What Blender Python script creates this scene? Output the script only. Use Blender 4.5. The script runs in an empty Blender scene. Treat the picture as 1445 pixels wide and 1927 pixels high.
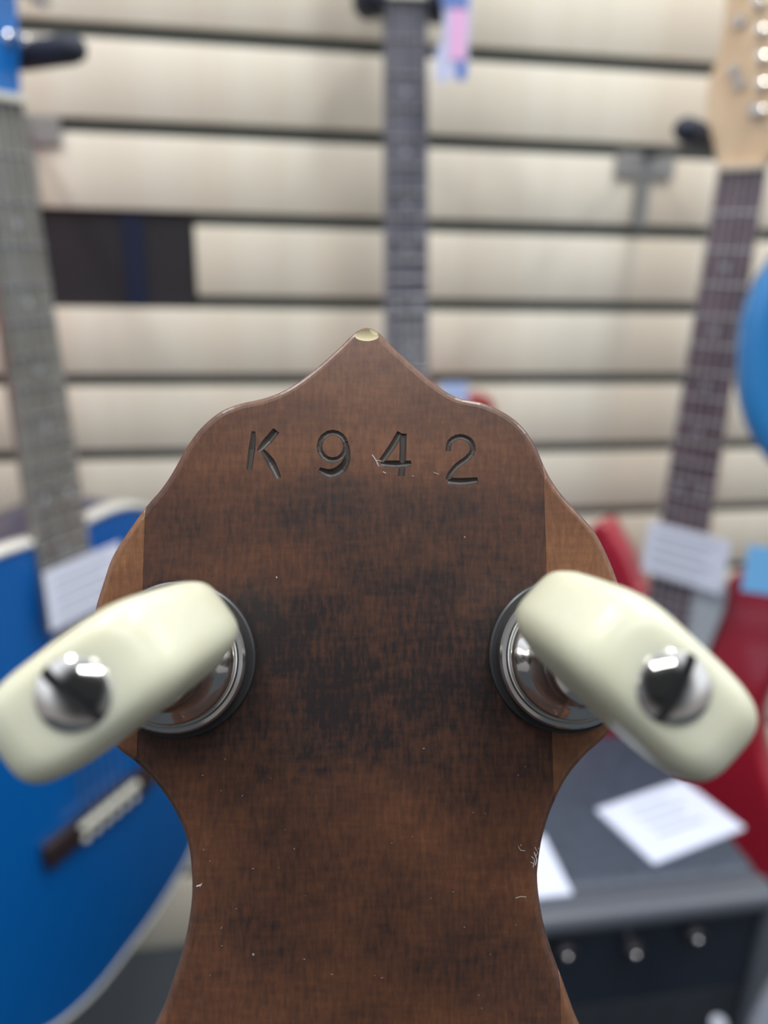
import bpy, bmesh, math, random
from mathutils import Vector, Matrix
random.seed(7)
PI = math.pi
scn = bpy.context.scene
C = scn.collection

# ------------------------------------------------------------------ camera
F = 1447.0; CX = 722.5; CY = 963.5; CAM_H = 1.085
M = Matrix(((0.98757499, 0.02912044, -0.1544268),
            (-0.15594362, 0.30305099, -0.94012855),
            (0.01942223, 0.95252932, 0.30382672)))        # camera axes -> world
CAM = Vector((0, 0, CAM_H))
cd = bpy.data.cameras.new('camera'); cam = bpy.data.objects.new('camera', cd); C.objects.link(cam)
cam.matrix_world = Matrix.Translation(CAM) @ M.to_4x4()
cd.sensor_fit = 'HORIZONTAL'; cd.sensor_width = 36.0; cd.lens = 36.0 * F / 1445.0
cd.clip_start = 0.005; cd.clip_end = 50
cd.dof.use_dof = True; cd.dof.focus_distance = 0.115; cd.dof.aperture_fstop = 36.0 / 2.7
scn.camera = cam

# ------------------------------------------------------------------ light
scn.view_settings.view_transform = 'Standard'; scn.view_settings.look = 'None'
scn.view_settings.gamma = 1.0; scn.view_settings.use_curve_mapping = False
scn.view_settings.exposure = 0.0
w = bpy.data.worlds.new('World'); scn.world = w; w.use_nodes = True
nt = w.node_tree; bg = nt.nodes['Background']
tc = nt.nodes.new('ShaderNodeTexCoord'); sx = nt.nodes.new('ShaderNodeSeparateXYZ')
rp = nt.nodes.new('ShaderNodeValToRGB'); mr = nt.nodes.new('ShaderNodeMapRange')
nt.links.new(tc.outputs['Generated'], sx.inputs[0]); nt.links.new(sx.outputs['Z'], mr.inputs[0])
mr.inputs[1].default_value = -1; mr.inputs[2].default_value = 1
nt.links.new(mr.outputs[0], rp.inputs[0]); nt.links.new(rp.outputs[0], bg.inputs[0])
rp.color_ramp.elements[0].position = 0.30; rp.color_ramp.elements[0].color = (.10, .095, .10, 1)
rp.color_ramp.elements[1].position = 0.62; rp.color_ramp.elements[1].color = (.55, .58, .63, 1)
e = rp.color_ramp.elements.new(0.48); e.color = (.20, .195, .20, 1)
# dark cone added to the world in the photographer's place, dims peghead and screws
dp = nt.nodes.new('ShaderNodeVectorMath'); dp.operation = 'DOT_PRODUCT'; dp.inputs[1].default_value = (-.12, -.90, .42)
m2 = nt.nodes.new('ShaderNodeMapRange'); m2.interpolation_type = 'SMOOTHSTEP'
for i_, v_ in ((1, .62), (2, .93), (3, 1.95), (4, .05)): m2.inputs[i_].default_value = v_
nt.links.new(tc.outputs['Generated'], dp.inputs[0]); nt.links.new(dp.outputs['Value'], m2.inputs[0]); nt.links.new(m2.outputs[0], bg.inputs[1])

def area(x, y, z, sx_, sy_, watts, col, tilt=0):
    l = bpy.data.lights.new('ceiling_light', 'AREA'); l.shape = 'RECTANGLE'
    l.size = sx_; l.size_y = sy_; l.energy = watts; l.color = col
    o = bpy.data.objects.new('ceiling_light', l); C.objects.link(o)
    o.location = (x, y, z); o.rotation_euler = (tilt, 0, 0)
area(-0.9, 0.1, 2.75, 0.25, 1.3, 25, (1, .98, .95))
area(0.55, 0.1, 2.75, 0.25, 1.3, 25, (1, .98, .95))
area(0.0, -1.3, 2.75, 1.2, 0.3, 21, (.96, .98, 1))
area(1.9, 0.1, 2.75, 0.25, 1.3, 20, (1, .98, .95))

# ------------------------------------------------------------------ helpers
def ray(px, py):
    return M @ Vector(((px - CX) / F, (CY - py) / F, -1.0))
def mat(name, col, rough=.5, metal=0, coat=0, coat_r=.1, spec=.5, sss=0, trans=0):
    m = bpy.data.materials.new(name); m.use_nodes = True
    b = m.node_tree.nodes['Principled BSDF']
    b.inputs['Base Color'].default_value = (*col, 1); b.inputs['Roughness'].default_value = rough
    b.inputs['Metallic'].default_value = metal; b.inputs['Coat Weight'].default_value = coat
    b.inputs['Coat Roughness'].default_value = coat_r; b.inputs['Specular IOR Level'].default_value = spec
    if sss:
        b.inputs['Subsurface Weight'].default_value = sss
        b.inputs['Subsurface Radius'].default_value = (1, .8, .5); b.inputs['Subsurface Scale'].default_value = .004
    return m
def N(m, t): return m.node_tree.nodes.new(t)
def noise_mix(m, c1, c2, scale=(1, 1, 1), nscale=10, detail=4, lo=.35, hi=.65, bump=0):
    """procedural colour variation on a material"""
    L = m.node_tree.links; b = m.node_tree.nodes['Principled BSDF']
    t = N(m, 'ShaderNodeTexCoord'); mp = N(m, 'ShaderNodeMapping'); mp.inputs['Scale'].default_value = scale
    n = N(m, 'ShaderNodeTexNoise'); n.inputs['Scale'].default_value = nscale; n.inputs['Detail'].default_value = detail
    r = N(m, 'ShaderNodeValToRGB'); r.color_ramp.elements[0].position = lo; r.color_ramp.elements[1].position = hi
    r.color_ramp.elements[0].color = (*c1, 1); r.color_ramp.elements[1].color = (*c2, 1)
    L.new(t.outputs['Object'], mp.inputs[0]); L.new(mp.outputs[0], n.inputs[0]); L.new(n.outputs['Fac'], r.inputs[0])
    L.new(r.outputs[0], b.inputs['Base Color'])
    if bump:
        bp = N(m, 'ShaderNodeBump'); bp.inputs['Strength'].default_value = bump; bp.inputs['Distance'].default_value = .0005
        L.new(n.outputs['Fac'], bp.inputs['Height']); L.new(bp.outputs[0], b.inputs['Normal'])
    return m

def ob(name, bm, m, parent=None, smooth=False, mats=None):
    bmesh.ops.recalc_face_normals(bm, faces=bm.faces[:])
    me = bpy.data.meshes.new(name); bm.to_mesh(me); bm.free()
    if mats:
        for x in mats: me.materials.append(x)
    else: me.materials.append(m)
    if smooth:
        for p in me.polygons: p.use_smooth = True
        if smooth is not True: me.set_sharp_from_angle(angle=math.radians(smooth))
    o = bpy.data.objects.new(name, me); C.objects.link(o)
    if parent: o.parent = parent
    return o
def tag(o, label, cat, group=None, kind=None):
    if label: o['label'] = label
    if cat: o['category'] = cat
    if group: o['group'] = group
    if kind: o['kind'] = kind
    return o
def empty(name, mw, label, cat, group=None):
    o = bpy.data.objects.new(name, None); C.objects.link(o); o.empty_display_size = .05
    o.matrix_world = mw; return tag(o, label, cat, group)
def box(bm, c, s, rot=None, bev=0, seg=2):
    r = bmesh.ops.create_cube(bm, size=1.0); vs = r['verts']
    bmesh.ops.scale(bm, vec=s, verts=vs)
    if bev:
        es = list({e for v in vs for e in v.link_edges})
        q = bmesh.ops.bevel(bm, geom=es, offset=bev, segments=seg, affect='EDGES', profile=.5)
        vs = list({v for f in q['faces'] for v in f.verts} | {v for v in vs if v.is_valid})
    if rot: bmesh.ops.rotate(bm, cent=(0, 0, 0), matrix=rot, verts=vs)
    bmesh.ops.translate(bm, vec=c, verts=vs)
    return vs
def tube(bm, pts, rad, n=10, cap=True):
    pts = [Vector(p) for p in pts]; k = len(pts)
    if not isinstance(rad, (list, tuple)): rad = [rad] * k
    rings = []; up = None
    for i, p in enumerate(pts):
        t = (pts[min(i + 1, k - 1)] - pts[max(i - 1, 0)]).normalized()
        if up is None:
            up = Vector((0, 0, 1)) if abs(t.z) < .9 else Vector((1, 0, 0))
        a = (up - t * up.dot(t)).normalized(); b = t.cross(a); up = a
        rings.append([bm.verts.new(p + (a * math.cos(2 * PI * j / n) + b * math.sin(2 * PI * j / n)) * rad[i]) for j in range(n)])
    for i in range(k - 1):
        for j in range(n):
            bm.faces.new((rings[i][j], rings[i][(j + 1) % n], rings[i + 1][(j + 1) % n], rings[i + 1][j]))
    if cap:
        bm.faces.new(rings[0][::-1]); bm.faces.new(rings[-1])
def lathe(bm, prof, n=48, axis='Z', off=(0, 0, 0)):
    """prof: (r, h) pairs along the axis"""
    rings = []
    for r, h in prof:
        if r < 1e-7: rings.append([bm.verts.new((0, 0, h))])
        else: rings.append([bm.verts.new((r * math.cos(2 * PI * j / n), r * math.sin(2 * PI * j / n), h)) for j in range(n)])
    for a, b in zip(rings, rings[1:]):
        for j in range(n):
            q = [a[j % len(a)], a[(j + 1) % len(a)], b[(j + 1) % len(b)], b[j % len(b)]]
            q = list(dict.fromkeys(q))
            if len(q) >= 3: bm.faces.new(q)
    for r in (rings[0], rings[-1]):
        if len(r) > 1: bm.faces.new(r)
    vs = [v for r in rings for v in r]
    if axis == 'Y': bmesh.ops.rotate(bm, cent=(0, 0, 0), matrix=Matrix.Rotation(PI / 2, 3, 'X'), verts=vs)
    if axis == 'X': bmesh.ops.rotate(bm, cent=(0, 0, 0), matrix=Matrix.Rotation(PI / 2, 3, 'Y'), verts=vs)
    bmesh.ops.translate(bm, vec=off, verts=vs)
def catmull(pts, step, closed=True):
    out = []; n = len(pts); pts = [Vector(p) for p in pts]
    for i in range(n if closed else n - 1):
        g = lambda j: pts[j % n] if closed else pts[max(0, min(n - 1, j))]
        p0, p1, p2, p3 = g(i - 1), g(i), g(i + 1), g(i + 2)
        k = max(1, int(round((p2 - p1).length / step)))
        for s in range(k):
            t = s / k
            out.append(.5 * ((2 * p1) + (p2 - p0) * t + (2 * p0 - 5 * p1 + 4 * p2 - p3) * t * t + (3 * p1 - p0 - 3 * p2 + p3) * t ** 3))
    if not closed: out.append(pts[-1])
    return out
def ring_loft(bm, outline, prof, cap0=True, cap1=True, flat=None):
    """outline: closed list of 2-D points; prof: (inset, h).  flat maps (x, y, h) -> 3-D"""
    n = len(outline); flat = flat or (lambda x, y, h: (x, y, h))
    ar = sum(outline[i].x * outline[(i + 1) % n].y - outline[(i + 1) % n].x * outline[i].y for i in range(n))
    sgn = 1 if ar > 0 else -1
    nor = []
    for i in range(n):
        d = outline[(i + 1) % n] - outline[i - 1]
        nor.append(Vector((-d.y, d.x)).normalized() * sgn)
    rings = []
    for ins, h in prof:
        rings.append([bm.verts.new(flat(*(outline[i] + nor[i] * ins), h)) for i in range(n)])
    for a, b in zip(rings, rings[1:]):
        for i in range(n):
            f = bm.faces.new((a[i], a[(i + 1) % n], b[(i + 1) % n], b[i])); f.smooth = True
    if cap0: bm.faces.new(rings[0])
    if cap1: bm.faces.new(rings[-1])
    return rings
def apply_bool(o, cutter):
    md = o.modifiers.new('cut', 'BOOLEAN'); md.operation = 'DIFFERENCE'; md.object = cutter
    md.solver = 'EXACT'; md.use_self = True; md.material_mode = 'TRANSFER'
    dg = bpy.context.evaluated_depsgraph_get(); me = bpy.data.meshes.new_from_object(o.evaluated_get(dg))
    o.modifiers.clear(); o.data = me
    bpy.data.objects.remove(cutter)

# ------------------------------------------------------------------ materials
chrome = mat('nickel', (.78, .76, .72), .10, 1)
dark_gasket = mat('black_washer', (.02, .02, .022), .35)
cream = mat('cream_celluloid', (.76, .74, .54), .34, coat=.15, coat_r=.2, spec=.3, sss=.5)
noise_mix(cream, (.54, .54, .41), (.58, .59, .47), (1, 1, 1), 120, 2, .3, .7)
blk_metal = mat('black_powder_coat', (.03, .033, .045), .45)
blk_foam = mat('black_foam', (.03, .035, .055), .7)
paper = mat('white_card', (.60, .65, .80), .35)
tagpaper = mat('white_tag_card', (.80, .84, .98), .35)
ink = mat('grey_print', (.32, .36, .45), .6)
bone = mat('bone', (.72, .72, .62), .4)
steel = mat('steel_string', (.62, .62, .62), .3, 1)
fretm = mat('fret_wire', (.75, .75, .76), .25, 1)
pearl = mat('pearl_dot', (.45, .48, .52), .3)

def peg_wood(name, lo, hi, bands, grain=1.0):
    """stained figured maple: cross-grain figure bands + fine vertical grain + specks"""
    m = mat(name, hi, .40, coat=.38, coat_r=.20, spec=.3)
    L = m.node_tree.links; b = m.node_tree.nodes['Principled BSDF']
    t = N(m, 'ShaderNodeTexCoord')
    s = N(m, 'ShaderNodeSeparateXYZ'); L.new(t.outputs['Object'], s.inputs[0])
    n0 = N(m, 'ShaderNodeTexNoise'); n0.inputs['Scale'].default_value = 45; n0.inputs['Detail'].default_value = 3
    L.new(t.outputs['Object'], n0.inputs[0])
    ma = N(m, 'ShaderNodeMath'); ma.operation = 'MULTIPLY_ADD'; ma.inputs[1].default_value = .012
    L.new(n0.outputs['Fac'], ma.inputs[0]); L.new(s.outputs['Y'], ma.inputs[2])
    mr = N(m, 'ShaderNodeMapRange'); mr.inputs[1].default_value = -.065 + .006; mr.inputs[2].default_value = .045 + .006
    L.new(ma.outputs[0], mr.inputs[0])
    cr = N(m, 'ShaderNodeValToRGB'); cr.color_ramp.interpolation = 'B_SPLINE'
    els = cr.color_ramp.elements; els[0].position = 0; els[0].color = (bands[0][1],) * 3 + (1,)
    els[1].position = 1; els[1].color = (bands[-1][1],) * 3 + (1,)
    for p, v in bands[1:-1]:
        q = els.new(p); q.color = (v, v, v, 1)
    L.new(mr.outputs[0], cr.inputs[0])
    # patchy figure
    mp = N(m, 'ShaderNodeMapping'); mp.inputs['Scale'].default_value = (1, 1.3, 1); L.new(t.outputs['Object'], mp.inputs[0])
    n1 = N(m, 'ShaderNodeTexNoise'); n1.inputs['Scale'].default_value = 48; n1.inputs['Detail'].default_value = 5; n1.inputs['Roughness'].default_value = .68
    L.new(mp.outputs[0], n1.inputs[0])
    # fine vertical grain flecks
    mp2 = N(m, 'ShaderNodeMapping'); mp2.inputs['Scale'].default_value = (1, .22, 1); L.new(t.outputs['Object'], mp2.inputs[0])
    n2 = N(m, 'ShaderNodeTexNoise'); n2.inputs['Scale'].default_value = 1500; n2.inputs['Detail'].default_value = 4; n2.inputs['Roughness'].default_value = .65
    L.new(mp2.outputs[0], n2.inputs[0])
    n3 = N(m, 'ShaderNodeTexNoise'); n3.inputs['Scale'].default_value = 900; n3.inputs['Detail'].default_value = 3
    mp3 = N(m, 'ShaderNodeMapping'); mp3.inputs['Scale'].default_value = (.25, 1.3, 1); L.new(t.outputs['Object'], mp3.inputs[0]); L.new(mp3.outputs[0], n3.inputs[0])
    def mul_add(src, k, c):
        q = N(m, 'ShaderNodeMath'); q.operation = 'MULTIPLY_ADD'; L.new(src, q.inputs[0]); q.inputs[1].default_value = k; q.inputs[2].default_value = c; return q.outputs[0]
    def add(a_, b_):
        q = N(m, 'ShaderNodeMath'); q.operation = 'ADD'; L.new(a_, q.inputs[0]); L.new(b_, q.inputs[1]); return q.outputs[0]
    v = add(cr.outputs[0], mul_add(n1.outputs['Fac'], .95, -.535))
    v = add(v, mul_add(n2.outputs['Fac'], .70 * grain, -.36 * grain))
    v = add(v, mul_add(n3.outputs['Fac'], .3, -.15))
    c2 = N(m, 'ShaderNodeValToRGB'); L.new(v, c2.inputs[0])
    c2.color_ramp.elements[0].position = 0; c2.color_ramp.elements[0].color = (*lo, 1)
    c2.color_ramp.elements[1].position = 1; c2.color_ramp.elements[1].color = (*hi, 1)
    mid = tuple(a_ * .55 + b_ * .45 for a_, b_ in zip(lo, hi))
    q = c2.color_ramp.elements.new(.45); q.color = (mid[0] * .90, mid[1] * .82, mid[2] * .84, 1)
    # pale dust specks
    vo = N(m, 'ShaderNodeTexVoronoi'); vo.inputs['Scale'].default_value = 130; L.new(t.outputs['Object'], vo.inputs['Vector'])
    lt = N(m, 'ShaderNodeMath'); lt.operation = 'LESS_THAN'; L.new(vo.outputs['Distance'], lt.inputs[0]); lt.inputs[1].default_value = .022
    mx = N(m, 'ShaderNodeMix'); mx.data_type = 'RGBA'; L.new(lt.outputs[0], mx.inputs[0]); L.new(c2.outputs[0], mx.inputs[6])
    mx.inputs[7].default_value = (.30, .24, .2, 1)
    L.new(mx.outputs[2], b.inputs['Base Color'])
    bp = N(m, 'ShaderNodeBump'); bp.inputs['Strength'].default_value = .12; bp.inputs['Distance'].default_value = .0002
    L.new(n2.outputs['Fac'], bp.inputs['Height']); L.new(bp.outputs[0], b.inputs['Normal'])
    return m
# bands: position 0 = low on the peghead, 1 = tip
BANDS = [(0, .60), (.10, .30), (.20, .42), (.30, .45), (.38, .25), (.46, .12), (.56, .05), (.645, .46), (.715, .05), (.785, .82), (.835, .42), (.885, .72), (1, .58)]
wood_c = peg_wood('walnut_stained_maple', (.017, .0125, .0130), (.195, .084, .037), BANDS)  # stain tones; the dark one also carries the photographer's shade and coat haze
wood_w = peg_wood('stained_maple_wing', (.050, .025, .015), (.27, .13, .058), [(0, .5), (.4, .4), (.5, .5), (.62, .55), (.7, .55), (1, .5)])
stamp = mat('stamped_recess', (.034, .025, .020), .42, coat=.3, coat_r=.3)
chipm = mat('bare_chip', (.42, .37, .23), .75, spec=.2)
veneer = mat('black_veneer', (.012, .012, .013), .3, coat=.4)

# ------------------------------------------------------------------ structure: slat wall and floor
WY = 1.04; FZ = 0.0
wallm = mat('pale_maple_laminate', (.70, .65, .55), .38)
noise_mix(wallm, (.72, .635, .51), (.80, .76, .645), (2.2, 1, .05), 5.5, 5, .33, .62)
groovem = mat('groove_liner', (.085, .10, .095), .5)
backm = mat('wall_backing', (.05, .055, .05), .7)
SP = .0995; GZ = CAM_H + .052           # a groove centre
bm = bmesh.new(); box(bm, (.3, WY + .035, 1.5), (6, .02, 3.0))
wall = ob('wall_back', bm, backm); tag(wall, None, None, None, 'structure')
k = -10; zs = []
while GZ + k * SP < 2.95: zs.append(GZ + k * SP); k += 1
def slat(x0, x1, z0, z1):
    bm = bmesh.new()
    box(bm, ((x0 + x1) / 2, WY + .009, (z0 + z1) / 2), (x1 - x0, .018, z1 - z0), bev=.0012)
    o = ob('slat', bm, wallm, wall, smooth=35); return o
G = .0165
slat(-2.6, 3.2, 0.0, zs[0] - G / 2)
for z0, z1 in zip(zs, zs[1:]):
    a, b = z0 + G / 2, z1 - G / 2
    if abs(z1 - GZ) < .001:             # the board with the cut-out
        slat(-2.6, -.292, a, b); slat(-.075, 3.2, a, b)
    else: slat(-2.6, 3.2, a, b)
for z in zs:
    bm = bmesh.new(); box(bm, (.3, WY + .017, z), (5.8, .016, G * 1.9)); ob('groove_liner', bm, groovem, wall)
# recess behind the missing board
bm = bmesh.new(); box(bm, (-.1835, WY + .0075, GZ - SP / 2), (.2165, .002, SP + G - .002)); ob('recess_panel', bm, mat('recess_black', (.018, .017, .021), .6), wall)
bm = bmesh.new(); box(bm, (-.150, WY + .0055, GZ - SP / 2), (.026, .002, SP + G - .004), rot=Matrix.Rotation(.0, 3, 'Y'))
tagb = ob('blue_strip', bm, mat('dark_blue_strip', (.012, .022, .052), .4), wall)

floorm = mat('charcoal_carpet', (.035, .042, .05), .9); noise_mix(floorm, (.02, .026, .032), (.05, .06, .07), (1, 1, 1), 300, 4, .3, .7, .5)
bm = bmesh.new(); box(bm, (.3, -.6, FZ - .02), (6, 3.4, .04)); fl = ob('floor', bm, floorm); tag(fl, None, None, None, 'structure')

# ------------------------------------------------------------------ the banjo peghead
H = .115
foot = ray(689, 1120).normalized()
camx = M @ Vector((1, 0, 0))
nz = -foot; ux = (camx - nz * camx.dot(nz)).normalized(); vy = nz.cross(ux)
PEG = Matrix.Translation(CAM + foot * H) @ Matrix((ux, vy, nz)).transposed().to_4x4()
PEGI = PEG.inverted()
def PX(px, py, h=0.0):
    """point of the peghead's own frame, at height h above its back face, seen at a photo pixel"""
    o = PEGI @ CAM; d = PEGI.to_3x3() @ ray(px, py); t = (h - o.z) / d.z; q = o + d * t
    return Vector((q.x, q.y))
banjo = empty('banjo', PEG, 'brown stained banjo peghead seen from behind, stamped K 942, with two cream tuner buttons', 'banjo')
out = [(690, 613), (712, 622), (740, 650), (775, 682), (810, 712), (845, 737), (872, 748), (905, 754), (940, 768), (970, 787), (994, 812),
       (1011, 840), (1023, 868), (1037, 897), (1060, 930), (1090, 963), (1121, 998), (1141, 1034), (1160, 1079), (1174, 1122), (1183, 1170),
       (1186, 1220), (1184, 1290), (1172, 1345), (1141, 1389), (1104, 1423), (1070, 1464), (1043, 1517), (1024, 1575), (1015, 1630), (1014, 1665),
       (1021, 1720), (1036, 1780), (1062, 1852), (1090, 1927), (1130, 2010), (1155, 2090), (1150, 2180), (1085, 2290), (980, 2380), (890, 2520), (850, 2800), (845, 3000),
       (535, 3000), (530, 2800), (490, 2520), (400, 2380), (292, 2290), (225, 2180), (222, 2090), (250, 2010), (294, 1927), (322, 1850), (345, 1776), (358, 1694),
       (356, 1621), (346, 1573), (329, 1533), (298, 1485), (256, 1440), (215, 1407), (186, 1360), (174, 1310), (170, 1250), (171, 1195), (176, 1146), (193, 1090),
       (206, 1052), (225, 1019), (248, 985), (273, 951), (300, 920), (318, 894), (333, 868), (346, 845), (362, 820), (385, 794), (415, 771), (450, 757), (490, 748), (525, 736),
       (560, 716), (600, 685), (640, 649), (668, 622)]
outl = catmull([PX(*p) for p in out], .0011)
R_ = .0011; TH = .0135
prof = [(R_, 0), (R_ * .62, -R_ * .08), (R_ * .29, -R_ * .29), (R_ * .08, -R_ * .62), (0, -R_), (0, -TH)]
def peg_solid():
    bm = bmesh.new(); ring_loft(bm, outl, prof); bmesh.ops.recalc_face_normals(bm, faces=bm.faces[:]); return bm
def clip(bm, co, no):
    g = bm.verts[:] + bm.edges[:] + bm.faces[:]
    r = bmesh.ops.bisect_plane(bm, geom=g, plane_co=co, plane_no=no, clear_outer=True)
    ed = [x for x in r['geom_cut'] if isinstance(x, bmesh.types.BMEdge)]
    bmesh.ops.edgeloop_fill(bm, edges=ed) if len(ed) > 2 else None
sl = PX(272, 1000).x; sra = PX(1022, 880); srb = PX(1041, 1480)
# centre piece
bm = peg_solid()
clip(bm, (sl, 0, 0), (-1, 0, 0))
sd = (srb - sra).normalized(); sn = Vector((-sd.y, sd.x))
if sn.x < 0: sn = -sn
clip(bm, (sra.x, sra.y, 0), (sn.x, sn.y, 0))
peg = ob('peghead', bm, None, banjo, mats=[wood_c, stamp, chipm])
for s in (0, 1):
    bm = peg_solid()
    if s == 0: clip(bm, (sl - .00003, 0, 0), (1, 0, 0))
    else: clip(bm, (sra.x + .00003, sra.y, 0), (-sn.x, -sn.y, 0))
    # only the upper lobe has the glued-on wing
    bl = bm.copy(); yc = PX(690, 1700).y
    bmesh.ops.delete(bm, geom=[v for v in bm.verts if v.co.y < yc], context='VERTS')
    bmesh.ops.delete(bl, geom=[v for v in bl.verts if v.co.y > yc], context='VERTS')
    for b_, nm_ in ((bm, 'upper'), (bl, 'lower')):
        g = ob('peghead_wing', b_, wood_w, banjo)
        g['label'] = 'lighter brown glued wing at the ' + nm_ + ' ' + ('left' if s == 0 else 'right') + ' edge of the peghead'
bm = bmesh.new(); ring_loft(bm, outl, [(.0002, -TH + .0001), (.0, -TH - .002), (.0006, -TH - .0024)]); ob('front_veneer', bm, veneer, banjo)
# cutters: stamped characters and the chip at the tip
bm = bmesh.new()
def stroke(pts, r, z=.00012, smooth=True):
    P = [PX(*p[:2]) for p in pts]; Q = catmull(P, .0006, False) if smooth else P
    rr = []
    for i in range(len(Q)):
        t = i / (len(Q) - 1) * (len(r) - 1); a = int(min(t, len(r) - 2)); rr.append(1.1 * (r[a] * (1 - (t - a)) + r[a + 1] * (t - a)) * .001)
    j = random.uniform(-.00001, .00001)
    tube(bm, [(q.x, q.y, z + j) for q in Q], rr, 12)
stroke([(477, 812), (474, 845), (469, 884)], [.3, .50, .42])
stroke([(520, 810), (505, 828), (486, 849)], [.55, .62, .30])
stroke([(492, 846), (508, 868), (524, 900)], [.30, .66, .45])
circ = [(626 + 25 * math.cos(a), 840 + 26 * math.sin(a)) for a in [i * PI / 8 for i in range(-1, 16)]]
stroke(circ, [.42, .42]); 
stroke([(652, 838), (653, 862), (643, 882), (622, 892), (600, 884)], [.4, .5, .72, .72, .4])
stroke([(753, 814), (738, 840), (718, 868)], [.5, .5, .45]); stroke([(716, 872), (745, 874), (774, 872)], [.42, .6, .4]); stroke([(758, 816), (758, 850), (755, 896)], [.55, .5, .5])
stroke([(843, 849), (847, 831), (865, 822), (884, 829), (890, 847), (880, 862), (860, 877), (847, 893), (843, 903)], [.4, .42, .42, .45, .42])
stroke([(843, 905), (868, 907), (899, 904)], [.5, .6, .45])
cut = ob('cut', bm, None, None, mats=[stamp]); cut.matrix_world = PEG
bpy.context.view_layer.update()
apply_bool(peg, cut)
bm = bmesh.new()
for (x, y, rx, ry) in ((690, 629, 27, 14), (704, 622, 13, 13)):
    c = PX(x, y); r = bmesh.ops.create_uvsphere(bm, u_segments=28, v_segments=14, radius=1)
    q = H / F
    bmesh.ops.scale(bm, vec=(rx * q, ry * q, .0006), verts=r['verts']); bmesh.ops.translate(bm, vec=(c.x, c.y, .00015), verts=r['verts'])
cut = ob('cut', bm, None, None, mats=[chipm]); cut.matrix_world = PEG
bpy.context.view_layer.update(); apply_bool(peg, cut)
for p in peg.data.polygons: p.use_smooth = False
print('peg mats', [m_.name if m_ else None for m_ in peg.data.materials], len(peg.data.polygons))
# scuffs near the right waist and by the 4
bm = bmesh.new()
def scuff(pts, r=.00004):
    tube(bm, [(*PX(*p), .00002) for p in pts], r, 5)
scuff([(975, 1592), (979, 1600), (988, 1601)]); scuff([(1006, 1594), (1012, 1604), (1008, 1612)]); scuff([(1000, 1612), (1006, 1618), (1003, 1632)], .00006)
scuff([(1005, 1604), (1010, 1618), (1007, 1628)], .00008); scuff([(998, 1622), (1004, 1626)]); scuff([(970, 1690), (980, 1687), (990, 1688)])
scuff([(700, 856), (707, 866), (711, 874)], .00008); scuff([(706, 866), (718, 868)], .00005); scuff([(709, 872), (713, 878)], .00007)
scuff([(720, 888), (726, 891)], .00007); scuff([(775, 895), (779, 897)]); scuff([(816, 889), (826, 893)])
scuff([(370, 1668), (378, 1665)], .0001); scuff([(380, 1662), (376, 1669)], .00006); scuff([(520, 1085), (521, 1088)], .0001)
for i in range(34):
    x, y = random.uniform(380, 1000), random.uniform(1380, 1900); a = random.uniform(0, PI); l = random.uniform(1.5, 5)
    scuff([(x, y), (x + l * math.cos(a), y + l * math.sin(a) * .6)], .000028)
sc = ob('scuff_mark', bm, mat('pale_scuff', (.38, .35, .33), .5), banjo); sc['kind'] = 'stuff'

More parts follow.
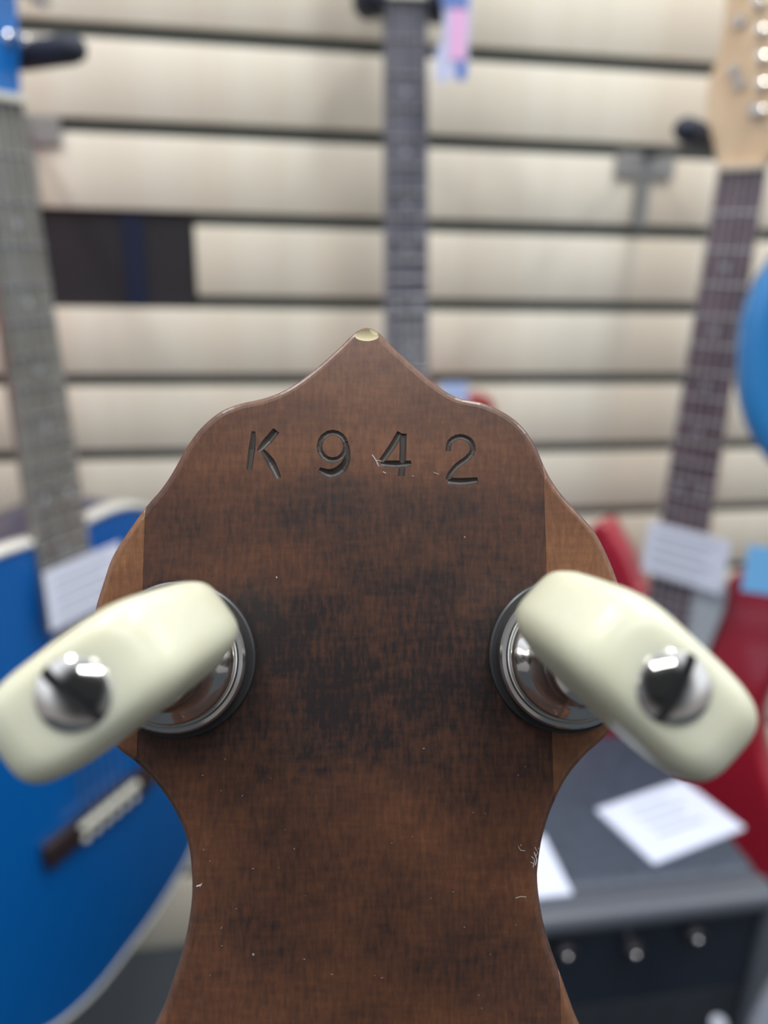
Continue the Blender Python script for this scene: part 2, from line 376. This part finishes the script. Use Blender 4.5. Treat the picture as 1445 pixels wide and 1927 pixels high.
# tuners
def tuner(px, py, spx, spy, ang):
    c = PX(px, py, .004)
    root_bm = bmesh.new()
    mm = lambda L_: [(r * .001, h * .001) for r, h in L_]
    lathe(root_bm, mm([(0, 1.2), (9.9, 1.2), (10.2, 1.5), (10.2, 3.8), (9.9, 4.3), (9.4, 4.5), (9.1, 4.2), (8.9, 4.3), (8.8, 5.6), (8.3, 6.6), (7.2, 7.6),
                       (6.2, 9.2), (5.6, 11.5), (5.4, 14.5), (5.6, 15), (5.4, 15.6), (4.6, 16), (4.4, 18.5), (0, 18.5)]), 96)
    t = ob('tuning_peg', root_bm, chrome, banjo, smooth=30); t.location = (c.x, c.y, 0)
    t['label'] = 'nickel banjo tuner housing with a cream button'
    b2 = bmesh.new(); lathe(b2, mm([(0, 0), (11.2, 0), (11.3, .3), (11.2, 1.1), (10.9, 1.3), (0, 1.3)]), 96); ob('washer', b2, dark_gasket, t, smooth=30)
    b3 = bmesh.new(); lathe(b3, mm([(0, 18), (3.4, 18), (3.4, 23.5), (0, 23.5)]), 48); ob('shaft', b3, chrome, t, smooth=30)
    # button
    b4 = bmesh.new(); n = 72; Z0 = 21.0
    pr = [(0.0, 7.0, 3.4), (.4, 10.5, 4.3), (1.4, 12.6, 5.1), (2.6, 13.4, 5.45), (4, 13.7, 5.6), (7, 13.4, 5.7), (10, 12.6, 5.7), (13, 11.6, 5.7), (15.5, 10.7, 5.7),
          (17.3, 9.9, 5.6), (18.6, 8.9, 5.2), (19.5, 7.5, 4.6), (20.0, 6.0, 4.0), (20.1, 3.0, 3.0)]
    rings = []
    for (tt, a, b_) in pr:
        ex = .53
        rg = []
        for j in range(n):
            q = 2 * PI * j / n; cq, sq = math.cos(q), math.sin(q)
            x = a * math.copysign(abs(cq) ** ex, cq); y = b_ * math.copysign(abs(sq) ** ex, sq)
            rg.append(b4.verts.new((x * .001, y * .001, (Z0 + tt) * .001)))
        rings.append(rg)
    for r0, r1 in zip(rings, rings[1:]):
        for j in range(n): b4.faces.new((r0[j], r0[(j + 1) % n], r1[(j + 1) % n], r1[j]))
    b4.faces.new(rings[0]); b4.faces.new(rings[-1])
    bt = ob('button', b4, cream, t, smooth=60); bt.rotation_euler = (0, 0, ang); bt['label'] = 'cream plastic tuner button'
    # slotted screw in the end of the button
    b5 = bmesh.new(); lathe(b5, mm([(0, 40.4), (3.7, 40.4), (3.75, 41.0), (3.5, 41.4), (2.7, 41.8), (1.5, 42.05), (0, 42.1)]), 48)
    s_ = ob('screw', b5, None, t, mats=[chrome, dark_gasket]); s_.rotation_euler = (0, 0, ang)
    b6 = bmesh.new(); box(b6, (0, 0, .0422), (.012, .0011, .0020)); ct = ob('cut', b6, None, t, mats=[dark_gasket]); ct.rotation_euler = (0, 0, ang + PI / 2 + .25)
    bpy.context.view_layer.update(); apply_bool(s_, ct)
    for p in s_.data.polygons: p.use_smooth = True
    s_.data.set_sharp_from_angle(angle=math.radians(30)); s_['label'] = 'chrome slotted screw'
    return t
tuner(325, 1243, 135, 1310, math.radians(37))
tuner(1074, 1236, 1295, 1300, math.radians(136))

# ------------------------------------------------------------------ guitars
def frame(P, ang, tilt=0.0):
    """P: nut centre; local x across the neck, -y out of the fretboard, z up"""
    return Matrix.Translation(P) @ Matrix.Rotation(ang, 4, 'Z') @ Matrix.Rotation(tilt, 4, 'Y')
fr = lambda n: 1 - 2 ** (-n / 12)
V2 = lambda L_: [Vector((x * .001, z * .001)) for x, z in L_]
def neck(root, SC, w0, w1, zend, board, neckm, nfret, nut_m, dots=(3, 5, 7, 9, 12, 15, 17), yb=0.0, srad=.00045, strings=True, zbridge=None, cutend=True):
    """fretboard surface at y = 0"""
    def wat(z): return w0 + (w1 - w0) * min(1, -z / zend)
    bm = bmesh.new(); h = .0055
    a = [bm.verts.new(p) for p in ((-w0 / 2, 0, 0), (w0 / 2, 0, 0), (w1 / 2, 0, -zend), (-w1 / 2, 0, -zend))]
    b = [bm.verts.new((v.co.x, h, v.co.z)) for v in a]
    bm.faces.new(a); bm.faces.new(b)
    for i in range(4): bm.faces.new((a[i], a[(i + 1) % 4], b[(i + 1) % 4], b[i]))
    ob('fretboard', bm, board, root)
    bm = bmesh.new(); n = 12; rings = []
    for z in (0.0, -.1, -.2, -.3, -(zend - .06)):
        ww = wat(z) / 2; rings.append([bm.verts.new((ww * math.cos(PI * j / n), h + .017 * math.sin(PI * j / n), z)) for j in range(n + 1)])
    for r0, r1 in zip(rings, rings[1:]):
        for j in range(n): bm.faces.new((r0[j], r0[j + 1], r1[j + 1], r1[j]))
        bm.faces.new((r0[0], r1[0], r1[-1], r0[-1]))
    bm.faces.new(rings[0]); bm.faces.new(rings[-1])
    ob('neck', bm, neckm, root, smooth=40)
    for k in range(1, nfret + 1):
        z = -SC * fr(k)
        if -z > zend: break
        bm = bmesh.new(); tube(bm, [(-wat(z) / 2, -.0003, z), (wat(z) / 2, -.0003, z)], .0016, 6); ob('fret', bm, fretm, root)
    for d in dots:
        z = -SC * (fr(d) + fr(d - 1)) / 2
        for x in ((-.012, .012) if d == 12 else (0,)):
            bm = bmesh.new(); lathe(bm, [(0, 0), (.0035 if neckm != 0 else 0, 0), (.0035, .0006), (0, .0006)], 16, 'Y', (x, .0, z)); ob('inlay_dot', bm, pearl, root)
    bm = bmesh.new(); box(bm, (0, 0, .003), (w0, .012, .006), bev=.001); ob('nut', bm, nut_m, root)
    if strings:
        zb = zbridge or -SC
        for i in range(6):
            t = i / 5 - .5; bm = bmesh.new()
            tube(bm, [(t * (w0 - .008), -.0035, .006), (t * (w1 - .002), -.009, zb)], srad * (1.5 - i * .15), 6); ob('string', bm, steel, root)
def body(root, pts, depth, y0, m, bev=.006, name='body', side=None, step=.012):
    o = catmull(V2(pts), step); bm = bmesh.new()
    pf = [(bev, y0), (bev * .55, y0 + bev * .1), (bev * .2, y0 + bev * .35), (0, y0 + bev), (0, y0 + depth - bev), (bev * .3, y0 + depth - bev * .3), (bev, y0 + depth)]
    ring_loft(bm, o, pf, flat=lambda x, z, h: (x, h, z)); return ob(name, bm, m, root)
def posts(root, L_, y=-.001):
    for (x, z) in L_:
        bm = bmesh.new(); lathe(bm, [(0, .001), (.0048, .001), (.0048, -.0015), (.0032, -.002), (.0028, -.006), (.0034, -.011), (.0032, -.014), (0, -.0145)], 20, 'Y', (x * .001, y, z * .001))
        for v in bm.verts: v.co.y = y - (v.co.y - y)
        ob('tuner_post', bm, chrome, root, smooth=40)
def tuner_keys(root, L_):
    for (x, z, s) in L_:
        bm = bmesh.new(); box(bm, (x * .001 + s * .010, .008, z * .001), (.020, .010, .012), bev=.002); box(bm, (x * .001 + s * .027, .008, z * .001), (.016, .008, .020), bev=.0035)
        ob('tuner_key', bm, chrome, root, smooth=40)
def hanger(root_pt, ang, zoff, xw, wall_x, label, wall_z=None, frontlen=.05, rad=.013):
    wz = wall_z if wall_z else root_pt.z + zoff
    o = empty('guitar_hanger', Matrix.Translation(Vector((wall_x, WY, wz))), label, 'hanger', None)
    Rt = Matrix.Rotation(ang, 3, 'Z'); base = Vector((wall_x, WY, wz))
    g = lambda x, y, z: (Vector(root_pt) + Rt @ Vector((x, y, z))) - base
    bm = bmesh.new(); box(bm, (0, -.004, -.012), (.082, .004, .030), bev=.001); box(bm, (0, -.003, -.045), (.020, .004, .09), bev=.001); ob('wall_plate', bm, mat('grey_steel', (.30, .30, .29), .45, .2), o)
    bm = bmesh.new(); c = g(0, .045, zoff); tube(bm, [(0, -.004, -.0), (0, -.03, .0), c], .0055, 10); ob('arm', bm, blk_metal, o, smooth=40)
    bm = bmesh.new(); tube(bm, [g(-xw, .0, zoff), g(-xw, .035, zoff), g(-xw * .6, .05, zoff), g(xw * .6, .05, zoff), g(xw, .035, zoff), g(xw, .0, zoff)], .0055, 10); ob('yoke', bm, blk_metal, o, smooth=40)
    for s in (-1, 1):
        bm = bmesh.new(); tube(bm, [g(s * xw, .03, zoff), g(s * xw, .02, zoff), g(s * xw, -frontlen + .014, zoff), g(s * xw, -frontlen + .005, zoff), g(s * xw, -frontlen, zoff)], [rad * .8, rad, rad, rad * .85, rad * .4], 16)
        ob('foam_pad', bm, blk_foam, o, smooth=50)
    return o
def price_tag(name, mw, w_, h_, label, m=tagpaper, lines=4, hang=.10):
    bm = bmesh.new(); box(bm, (0, 0, 0), (w_, .0012, h_), bev=.0004)
    o = ob(name, bm, m); o.matrix_world = mw; tag(o, label, 'price tag')
    if lines:
        bm = bmesh.new()
        for i in range(lines):
            ww = w_ * (.62 if i % 2 else .72); z = h_ * (.30 - .6 * i / max(1, lines - 1))
            box(bm, (-(w_ * .78 - ww) / 2, -.0008, z), (ww, .0004, h_ * .035))
        ob('printed_line', bm, ink, o)
    return o

# --- blue acoustic on the left
LP = CAM + Vector((-.1897, .6874, .1140)) ; LA = math.atan2(.81, .59)
ltilt = -math.radians(2.1)
g = empty('acoustic_guitar', frame(LP, LA, ltilt), 'blue acoustic guitar with white binding and bridge pins, hanging at the left', 'guitar', None)
blue = mat('blue_lacquer', (.0, .11, .40), .30, coat=.6, coat_r=.12)
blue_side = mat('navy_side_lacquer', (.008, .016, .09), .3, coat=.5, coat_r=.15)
grey_board = mat('grey_brown_fretboard', (.20, .20, .175), .5); noise_mix(grey_board, (.17, .165, .14), (.26, .26, .235), (1, 1, .2), 60, 3)
ac = [(0, -352), (35, -349), (70, -348), (105, -356), (133, -380), (143, -412), (137, -450), (122, -490), (118, -525), (128, -560), (153, -600), (176, -640), (187, -685), (184, -733),
      (165, -775), (142, -806), (118, -830), (63, -856), (9, -870), (-45, -878), (-100, -866), (-145, -830), (-172, -785)]
ac = ac + [(-x, z) for x, z in ac[13:0:-1]]
body(g, ac, .012, .004, blue, .0025, 'soundboard')
body(g, [(x * .985, -614 + (z + 614) * .99) for x, z in ac], .095, .015, blue_side, .004, 'body_side')
o_ = catmull(V2(ac), .012); bm = bmesh.new(); ring_loft(bm, o_, [(.0045, .0035), (.0045, .0022), (-.0008, .0022), (-.0012, .004), (-.0012, .018), (.0, .019)], False, False, flat=lambda x, z, h: (x, h, z)); ob('binding', bm, mat('cream_binding', (.74, .74, .68), .35), g)
neck(g, .65, .046, .058, .44, grey_board, mat('neck_mahogany', (.16, .13, .13), .5), 20, bone, zbridge=-.655, srad=.0006)
bm = bmesh.new(); lathe(bm, [(0, 0), (.05, 0), (.05, .001), (0, .001)], 48, 'Y', (0, .0036, -.505)); ob('soundhole', bm, mat('hole_dark', (.01, .01, .01), .9), g)
bm = bmesh.new(); lathe(bm, [(.052, 0), (.058, 0), (.058, .0012), (.052, .0012), (.052, 0)], 48, 'Y', (0, .0032, -.505)); ob('rosette', bm, bone, g)
bm = bmesh.new(); box(bm, (.0, -.001, -.662), (.150, .010, .030), bev=.004); ob('bridge', bm, mat('rosewood_bridge', (.030, .018, .018), .4), g, smooth=40)
bm = bmesh.new(); box(bm, (.004, -.0085, -.654), (.078, .007, .0055), bev=.001); ob('saddle', bm, bone, g)
for i in range(6):
    bm = bmesh.new(); lathe(bm, [(0, 0), (.0038, 0), (.0044, .002), (.003, .004), (0, .0048)], 14, 'Y', (-.030 + i * .0135, -.0055, -.670)); ob('bridge_pin', bm, bone, g, smooth=40)
hsb = mat('blue_headstock', (.01, .15, .50), .25, coat=.5)
body(g, [(0, 4), (22, 6), (26, 25), (31, 60), (33, 100), (32, 150), (28, 178), (10, 186), (-10, 186), (-28, 178), (-32, 150), (-33, 100), (-31, 60), (-26, 25), (-22, 6)], .015, .002, hsb, .0015, 'headstock')
posts(g, [(-20, 45), (-22, 85), (-23, 125), (20, 45), (22, 85), (23, 125)], .002); tuner_keys(g, [(32, 45, 1), (33, 85, 1), (33, 125, 1), (-32, 45, -1), (-33, 85, -1), (-33, 125, -1)])
hanger(LP, LA, .040, .041, -.262, 'black yoke hanger holding the blue acoustic guitar at top left', frontlen=.05, rad=.0105, wall_z=CAM_H + .155)
Ftg = frame(LP, LA, ltilt)
price_tag('price_tag', Ftg @ Matrix.Translation((.008, -.014, -.403)) @ Matrix.Rotation(.02, 4, 'Y'), .090, .057, 'white price tag in front of the blue acoustic guitar neck')

# --- electric in the middle
MP = CAM + Vector((.1645, .9290, .2705)); mt = -math.radians(1.9)
g = empty('electric_guitar', frame(MP, 0, mt), 'dark-fretboard electric guitar hanging in the middle, its body hidden behind the banjo peghead', 'guitar', None)
ebony = mat('dark_rosewood', (.055, .055, .075), .35, coat=.3); noise_mix(ebony, (.12, .12, .15), (.20, .20, .25), (1, 1, .2), 60, 3)
neck(g, .648, .047, .056, .46, ebony, mat('neck_grey', (.2, .19, .2), .45), 22, bone, srad=.0004)
sg = [(0, -400), (30, -402), (42, -425), (60, -440), (85, -428), (108, -428), (118, -450), (112, -490), (106, -540), (112, -590), (140, -640), (158, -690), (158, -740), (130, -785), (80, -808), (0, -812)]
sg = sg + [(-x, z) for x, z in sg[-2:0:-1]]
body(g, sg, .040, .008, mat('cherry_lacquer', (.30, .02, .02), .3, coat=.5), .006)
bm = bmesh.new(); box(bm, (0, -.003, -.60), (.085, .018, .020), bev=.003); ob('pickup', bm, mat('black_plastic', (.02, .02, .02), .3), g)
bm = bmesh.new(); box(bm, (0, -.004, -.652), (.085, .018, .014), bev=.003); ob('bridge', bm, chrome, g)
body(g, [(0, 5), (22, 7), (28, 30), (38, 60), (44, 110), (40, 165), (15, 185), (0, 178), (-15, 185), (-40, 165), (-44, 110), (-38, 60), (-28, 30), (-22, 7)], .015, .003, mat('black_headstock', (.05, .055, .07), .3, coat=.5), .002, 'headstock')
posts(g, [(-24, 50), (-28, 90), (-30, 130), (24, 50), (28, 90), (30, 130)], .003)
hanger(MP, 0, .000, .038, .1645, 'black yoke hanger at top centre, behind the dark guitar neck', frontlen=.02, rad=.0165, wall_z=MP.z + .10)
# bright swing tag beside the neck
ft = frame(MP, 0, 0)
bm = bmesh.new()
tg = catmull(V2([(-13, 4), (14, 6), (17, -20), (16, -48), (17, -72), (8, -78), (0, -72), (-8, -80), (-17, -76), (-18, -50), (-12, -40), (-12, -18)]), .004)
ring_loft(bm, tg, [(0, 0), (0, .0012)], flat=lambda x, z, h: (x, h, z))
st = ob('swing_tag', bm, mat('pale_tag_paper', (.62, .66, .90), .35)); st.matrix_world = ft @ Matrix.Translation((.046, -.035, -.004)); tag(st, 'pink, white and blue swing tag hanging beside the dark middle neck', 'tag')
for nm, c, s, col in (('printed_patch', (.004, -.0006, -.034), (.017, .0004, .048), (.88, .50, .80)), ('printed_patch', (.0, -.0006, -.004), (.028, .0004, .014), (.16, .26, .60)), ('printed_patch', (.010, -.0006, -.066), (.010, .0004, .018), (.10, .22, .60))):
    bm = bmesh.new(); box(bm, c, s); p_ = ob(nm, bm, mat('print', col, .4), st)
price_tag('price_tag', ft @ Matrix.Translation((.068, -.02, -.425)), .035, .045, 'small pale tag peeking over the right slope of the banjo peghead', mat('pale_blue_card', (.50, .62, .95), .4), 0)

# --- red electric on the right
RP = CAM + Vector((.4555, .7295, .0925)); RA = math.atan2(-.76, .65); rt = math.radians(.9)
g = empty('electric_guitar', frame(RP, RA, rt), 'red double-cutaway electric guitar with pale maple headstock, hanging at the right', 'guitar', None)
rose = mat('rosewood_board', (.10, .055, .07), .4, coat=.2); noise_mix(rose, (.10, .062, .078), (.19, .13, .155), (1, 1, .2), 60, 3)
maple = mat('maple_headstock', (.76, .56, .36), .35, coat=.3); noise_mix(maple, (.70, .50, .31), (.80, .62, .42), (1, 1, .15), 30, 3)
neck(g, .648, .043, .056, .47, rose, mat('maple_neck_back', (.42, .36, .33), .45), 22, mat('maple_nut', (.60, .52, .42), .4), srad=.00045)
st_ = [(-30, -440), (-34, -452), (-50, -440), (-66, -412), (-84, -390), (-97, -376), (-109, -384), (-124, -420), (-127, -470), (-118, -520), (-113, -560), (-124, -610), (-148, -660), (-162, -710), (-152, -765), (-115, -802), (-55, -818),
       (0, -818), (60, -812), (118, -795), (158, -750), (162, -700), (144, -645), (122, -600), (112, -555), (116, -510), (122, -465), (118, -425), (100, -398), (76, -392), (55, -402), (44, -430), (34, -452), (20, -455), (0, -445)]
redm = mat('red_lacquer', (.36, .012, .030), .28, coat=.5, coat_r=.1)
body(g, st_, .044, .008, redm, .010)
pg = catmull(V2([(-30, -450), (-60, -470), (-75, -530), (-60, -600), (-20, -625), (40, -640), (90, -700), (118, -690), (105, -620), (85, -560), (78, -500), (60, -440), (52, -412), (38, -418), (36, -450)]), .01)
# white plate on the treble horn only
pg = catmull(V2([(24, -412), (40, -405), (54, -414), (56, -440), (50, -475), (44, -505), (34, -520), (24, -512), (22, -460)]), .006)
bm = bmesh.new(); ring_loft(bm, pg, [(.001, -.0006), (0, .0), (0, .008)], flat=lambda x, z, h: (x, h, z)); ob('pickguard', bm, mat('pale_pickguard', (.50, .55, .60), .3), g)
for z in (-.50, -.56, -.615):
    bm = bmesh.new(); box(bm, (0, .003, z), (.078, .016, .018), bev=.004); ob('pickup', bm, mat('black_plastic', (.02, .02, .02), .3), g)
bm = bmesh.new(); box(bm, (0, .004, -.668), (.070, .012, .016), bev=.003); ob('bridge', bm, mat('dark_bridge', (.03, .02, .022), .7), g)
hs = [(-21, 6), (-30, 22), (-42, 50), (-45, 78), (-40, 100), (-39, 130), (-41, 165), (-35, 195), (-15, 212), (10, 205), (24, 185), (26, 160), (30, 120), (30, 80), (27, 40), (22, 6)]
body(g, hs, .014, .004, maple, .002, 'headstock')
posts(g, [(9, 50), (6, 72), (3, 94), (-2, 116), (-8, 139), (-14, 162)], .004)
for (x, z) in ((-15, 77), (-22, 88), (2, 53), (-24, 128)):
    bm = bmesh.new(); lathe(bm, [(0, .003), (.005, .003), (.005, -.001), (0, -.002)], 16, 'Y', (x * .001, .003, z * .001)); ob('string_tree', bm, mat('dull_nickel', (.5, .48, .45), .35, .8), g)
hanger(RP, RA, .036, .046, .509, 'black yoke hanger holding the red electric guitar at the right', frontlen=.042, rad=.0115, wall_z=CAM_H + .146)
price_tag('price_tag', frame(RP, RA, rt) @ Matrix.Translation((.011, -.014, -.385)) @ Matrix.Rotation(.02, 4, 'Y'), .088, .060, 'white price tag across the red guitar neck')

# --- blue guitar body at the right edge, hung from a higher row
BP = CAM + Vector((.78, .80, .62))
def acoustic_small(P, ang, label, m, ms, sc=1.0):
    g = empty('acoustic_guitar', frame(P, ang, 0) @ Matrix.Scale(sc, 4), label, 'guitar')
    body(g, ac, .095, .004, m, .022, 'body', step=.02)
    neck(g, .65, .046, .058, .44, ebony, ms, 0, bone, dots=(), strings=False)
    bm = bmesh.new(); lathe(bm, [(0, 0), (.05, 0), (.05, .001), (0, .001)], 40, 'Y', (0, .0033, -.505)); ob('soundhole', bm, blk_foam, g)
    bm = bmesh.new(); box(bm, (.0, -.001, -.662), (.150, .010, .030), bev=.004); ob('bridge', bm, blk_metal, g, smooth=40)
    body(g, [(0, 4), (22, 6), (31, 60), (33, 100), (28, 178), (0, 184), (-28, 178), (-33, 100), (-31, 60), (-22, 6)], .015, .002, m, .0015, 'headstock')
    return g
sky = mat('sky_blue_lacquer', (.03, .24, .60), .25, coat=.6, coat_r=.1)
def edge_place(px, py, dist, ang, lx, lz, sc=1.0):
    """nut position that puts local point (lx, lz) of a guitar at horizontal distance dist along a sight line"""
    r = ray(px, py); r = r / math.hypot(r.x, r.y) * dist
    return CAM + r - Matrix.Rotation(ang, 3, 'Z') @ Vector((lx * sc, 0, lz * sc))
B_A = math.radians(-30)
acoustic_small(edge_place(1382, 630, .74, B_A, -.192, -.70, .8), B_A, 'sky blue acoustic guitar whose rounded body edge shows at the right frame edge', sky, mat('neck_blue', (.2, .15, .12), .5), .8)
R_A = math.radians(35)
acoustic_small(edge_place(11, 580, .80, R_A, .192, -.70, .8), R_A, 'red guitar whose body edge just shows at the left frame edge', mat('bright_red_lacquer', (.75, .03, .03), .3, coat=.5), mat('neck_brown', (.2, .12, .08), .5), .8)
r = ray(1445, 1075); r = r / r.y * .60
price_tag('price_tag', frame(CAM + r, math.radians(-30), 0), .040, .046, 'light blue tag at the right frame edge above the red guitar body', mat('light_blue_card', (.20, .52, .90), .4), 0)

# ------------------------------------------------------------------ amplifier with papers
AZ = CAM_H - .49
tolex = mat('black_tolex', (.035, .042, .055), .42); noise_mix(tolex, (.022, .031, .050), (.048, .064, .095), (1, 1, 1), 260, 3, .35, .65, .6)
Aang = math.radians(.5)
ax1 = .417; ax0 = .03; ay0 = .455; ay1 = .695
amp = empty('amplifier', Matrix.Translation(((ax0 + ax1) / 2, (ay0 + ay1) / 2, FZ)), 'black combo amplifier standing under the red guitar, papers on its top', 'amplifier')
W_, D_, H_ = ax1 - ax0, ay1 - ay0, AZ - FZ
bm = bmesh.new(); box(bm, (0, .012, H_ / 2 + .006), (W_, D_ - .024, H_ - .012), bev=.012, seg=4); ob('cabinet', bm, tolex, amp, smooth=40)
bm = bmesh.new(); box(bm, (0, -D_ / 2 + .012, H_ - .010), (W_, .030, .020), bev=.008, seg=4); box(bm, (0, -D_ / 2 + .012, .022), (W_, .026, .028), bev=.008, seg=4)
for s in (-1, 1): box(bm, (s * (W_ / 2 - .005), -D_ / 2 + .012, H_ / 2), (.010, .026, H_ - .03), bev=.004, seg=4)
ob('front_frame', bm, mat('grey_tolex_edge', (.075, .085, .105), .38), amp, smooth=40)
bm = bmesh.new(); box(bm, (0, -D_ / 2 + .012, H_ - .065), (W_ - .019, .012, .080), bev=.002); ob('control_panel', bm, mat('dark_panel', (.012, .018, .030), .35), amp)
bm = bmesh.new(); box(bm, (0, -D_ / 2 + .012, (H_ - .105) / 2 + .018), (W_ - .019, .010, H_ - .145), bev=.002); ob('grille_cloth', bm, noise_mix(mat('grille', (.015, .02, .03), .8), (.010, .014, .02), (.022, .03, .042), (1, 1, 1), 500, 2), amp)
def amp_pt(px, py, y):     # local point on the plane y = const
    r = ray(px, py); q = CAM + r * (y / r.y); return q - Vector(((ax0 + ax1) / 2, (ay0 + ay1) / 2, FZ))
capm = mat('knob_cap', (.8, .78, .8), .15, 1); knobm = mat('knob_black', (.015, .015, .02), .35)
for (px, py) in ((1060, 1783), (1187, 1780), (1302, 1752)):
    q = amp_pt(px, py, ay0 + .004)
    bm = bmesh.new(); lathe(bm, [(0, 0), (.0095, 0), (.0090, .008), (.0075, .013), (0, .013)], 24, 'Y', (q.x, -D_ / 2 + .007, q.z)); kn = ob('knob', bm, knobm, amp, smooth=40)
    bm = bmesh.new(); lathe(bm, [(0, 0), (.0022, 0), (.0018, .0008), (0, .001)], 24, 'Y', (q.x, -D_ / 2 - .006, q.z)); ob('knob_cap', bm, capm, kn, smooth=40)
q = amp_pt(1187, 1768, ay0); bm = bmesh.new(); lathe(bm, [(0, 0), (.0022, 0), (.002, .002), (0, .0022)], 20, 'Y', (q.x, -D_ / 2 + .006, q.z)); ob('jack_nut', bm, capm, amp, smooth=40)
q = amp_pt(1345, 1722, ay0); bm = bmesh.new(); box(bm, (q.x, -D_ / 2 + .0050, q.z), (.036, .0025, .007), bev=.0005); ob('badge', bm, mat('red_badge', (.16, .010, .02), .5), amp)
bm = bmesh.new(); tube(bm, [(-.10, 0, H_ + .0), (-.09, 0, H_ + .018), (-.05, 0, H_ + .024), (.0, 0, H_ + .024), (.03, 0, H_ + .018), (.04, 0, H_)], .008, 10); 
bm.free()
for sx_ in (-1, 1):
    for sy_ in (-1, 1):
        bm = bmesh.new(); lathe(bm, [(0, 0), (.016, 0), (.018, .012), (0, .012)], 20, 'Z', (sx_ * (W_ / 2 - .04), sy_ * (D_ / 2 - .04), 0)); ob('foot', bm, knobm, amp)
def flat_card(name, corners, label, cat, th=.004):
    z = AZ; P = []
    for c in corners:
        r = ray(*c); q = CAM + r * ((z - CAM_H) / r.z); P.append(q)
    cen = sum(P, Vector()) / 4; e0 = (P[1] - P[0] + P[2] - P[3]) / 2; e1 = (P[3] - P[0] + P[2] - P[1]) / 2
    w_, h_ = e0.length, e1.length; a = math.atan2(e0.y, e0.x); sg_ = 1 if e0.cross(e1).z > 0 else -1
    bm = bmesh.new(); box(bm, (0, 0, 0), (w_, h_, th), bev=.0012)
    o = ob(name, bm, paper); o.matrix_world = Matrix.Translation(cen + Vector((0, 0, th / 2 + .0002))) @ Matrix.Rotation(a, 4, 'Z'); tag(o, label, cat)
    return o, w_, h_
o, w_, h_ = flat_card('paper_sign', [(1230, 1635), (1400, 1560), (1283, 1475), (1120, 1525)], 'white information card with grey print on the amplifier top', 'card')
print('card', w_, h_)
bm = bmesh.new()
for i in range(4): box(bm, (-.004 + .004 * (i % 2), h_ * (.30 - .16 * i), .0021), (w_ * (.5 if i % 2 else .42), h_ * .045, .0003))
ob('printed_line', bm, ink, o)
o2, _, _ = flat_card('paper_sign', [(945, 1700), (1078, 1690), (1022, 1575), (905, 1590)], 'white card on the amplifier top, mostly hidden behind the banjo peghead', 'card')

# grey padded stand in front of the amplifier, at the lower right corner
sd_ = empty('guitar_stand', Matrix.Translation((.40, .36, FZ)), 'grey padded guitar stand at the lower right corner in front of the amplifier', 'stand')
greyp = mat('grey_rubber', (.22, .24, .29), .45)
def stp(px, py, y): 
    r = ray(px, py); return CAM + r * (y / r.y) - Vector((.40, .36, FZ))
bm = bmesh.new(); tube(bm, [stp(1352, 1925, .38), stp(1356, 1950, .385), stp(1370, 2020, .39)], [.006, .007, .007], 12); ob('cradle_arm', bm, greyp, sd_, smooth=50)
bm = bmesh.new(); tube(bm, [stp(1475, 1830, .40), stp(1462, 1870, .40), stp(1440, 1925, .395), stp(1420, 2000, .39)], [.005, .009, .011, .010], 14); ob('cradle_arm', bm, greyp, sd_, smooth=50)
c1 = stp(1370, 2020, .39); c2 = stp(1420, 2000, .39)
bm = bmesh.new(); tube(bm, [c1, (c1 + c2) / 2 + Vector((0, .0, -.03)), c2], .008, 10); tube(bm, [(c1 + c2) / 2 + Vector((0, 0, -.03)), (0, 0, .12)], .009, 12); ob('upright', bm, blk_metal, sd_, smooth=50)
for a in (0, 2.1, 4.2):
    bm = bmesh.new(); tube(bm, [(0, 0, .13), (.12 * math.cos(a), .12 * math.sin(a) - .05, .008)], .008, 10); ob('leg', bm, blk_metal, sd_, smooth=50)
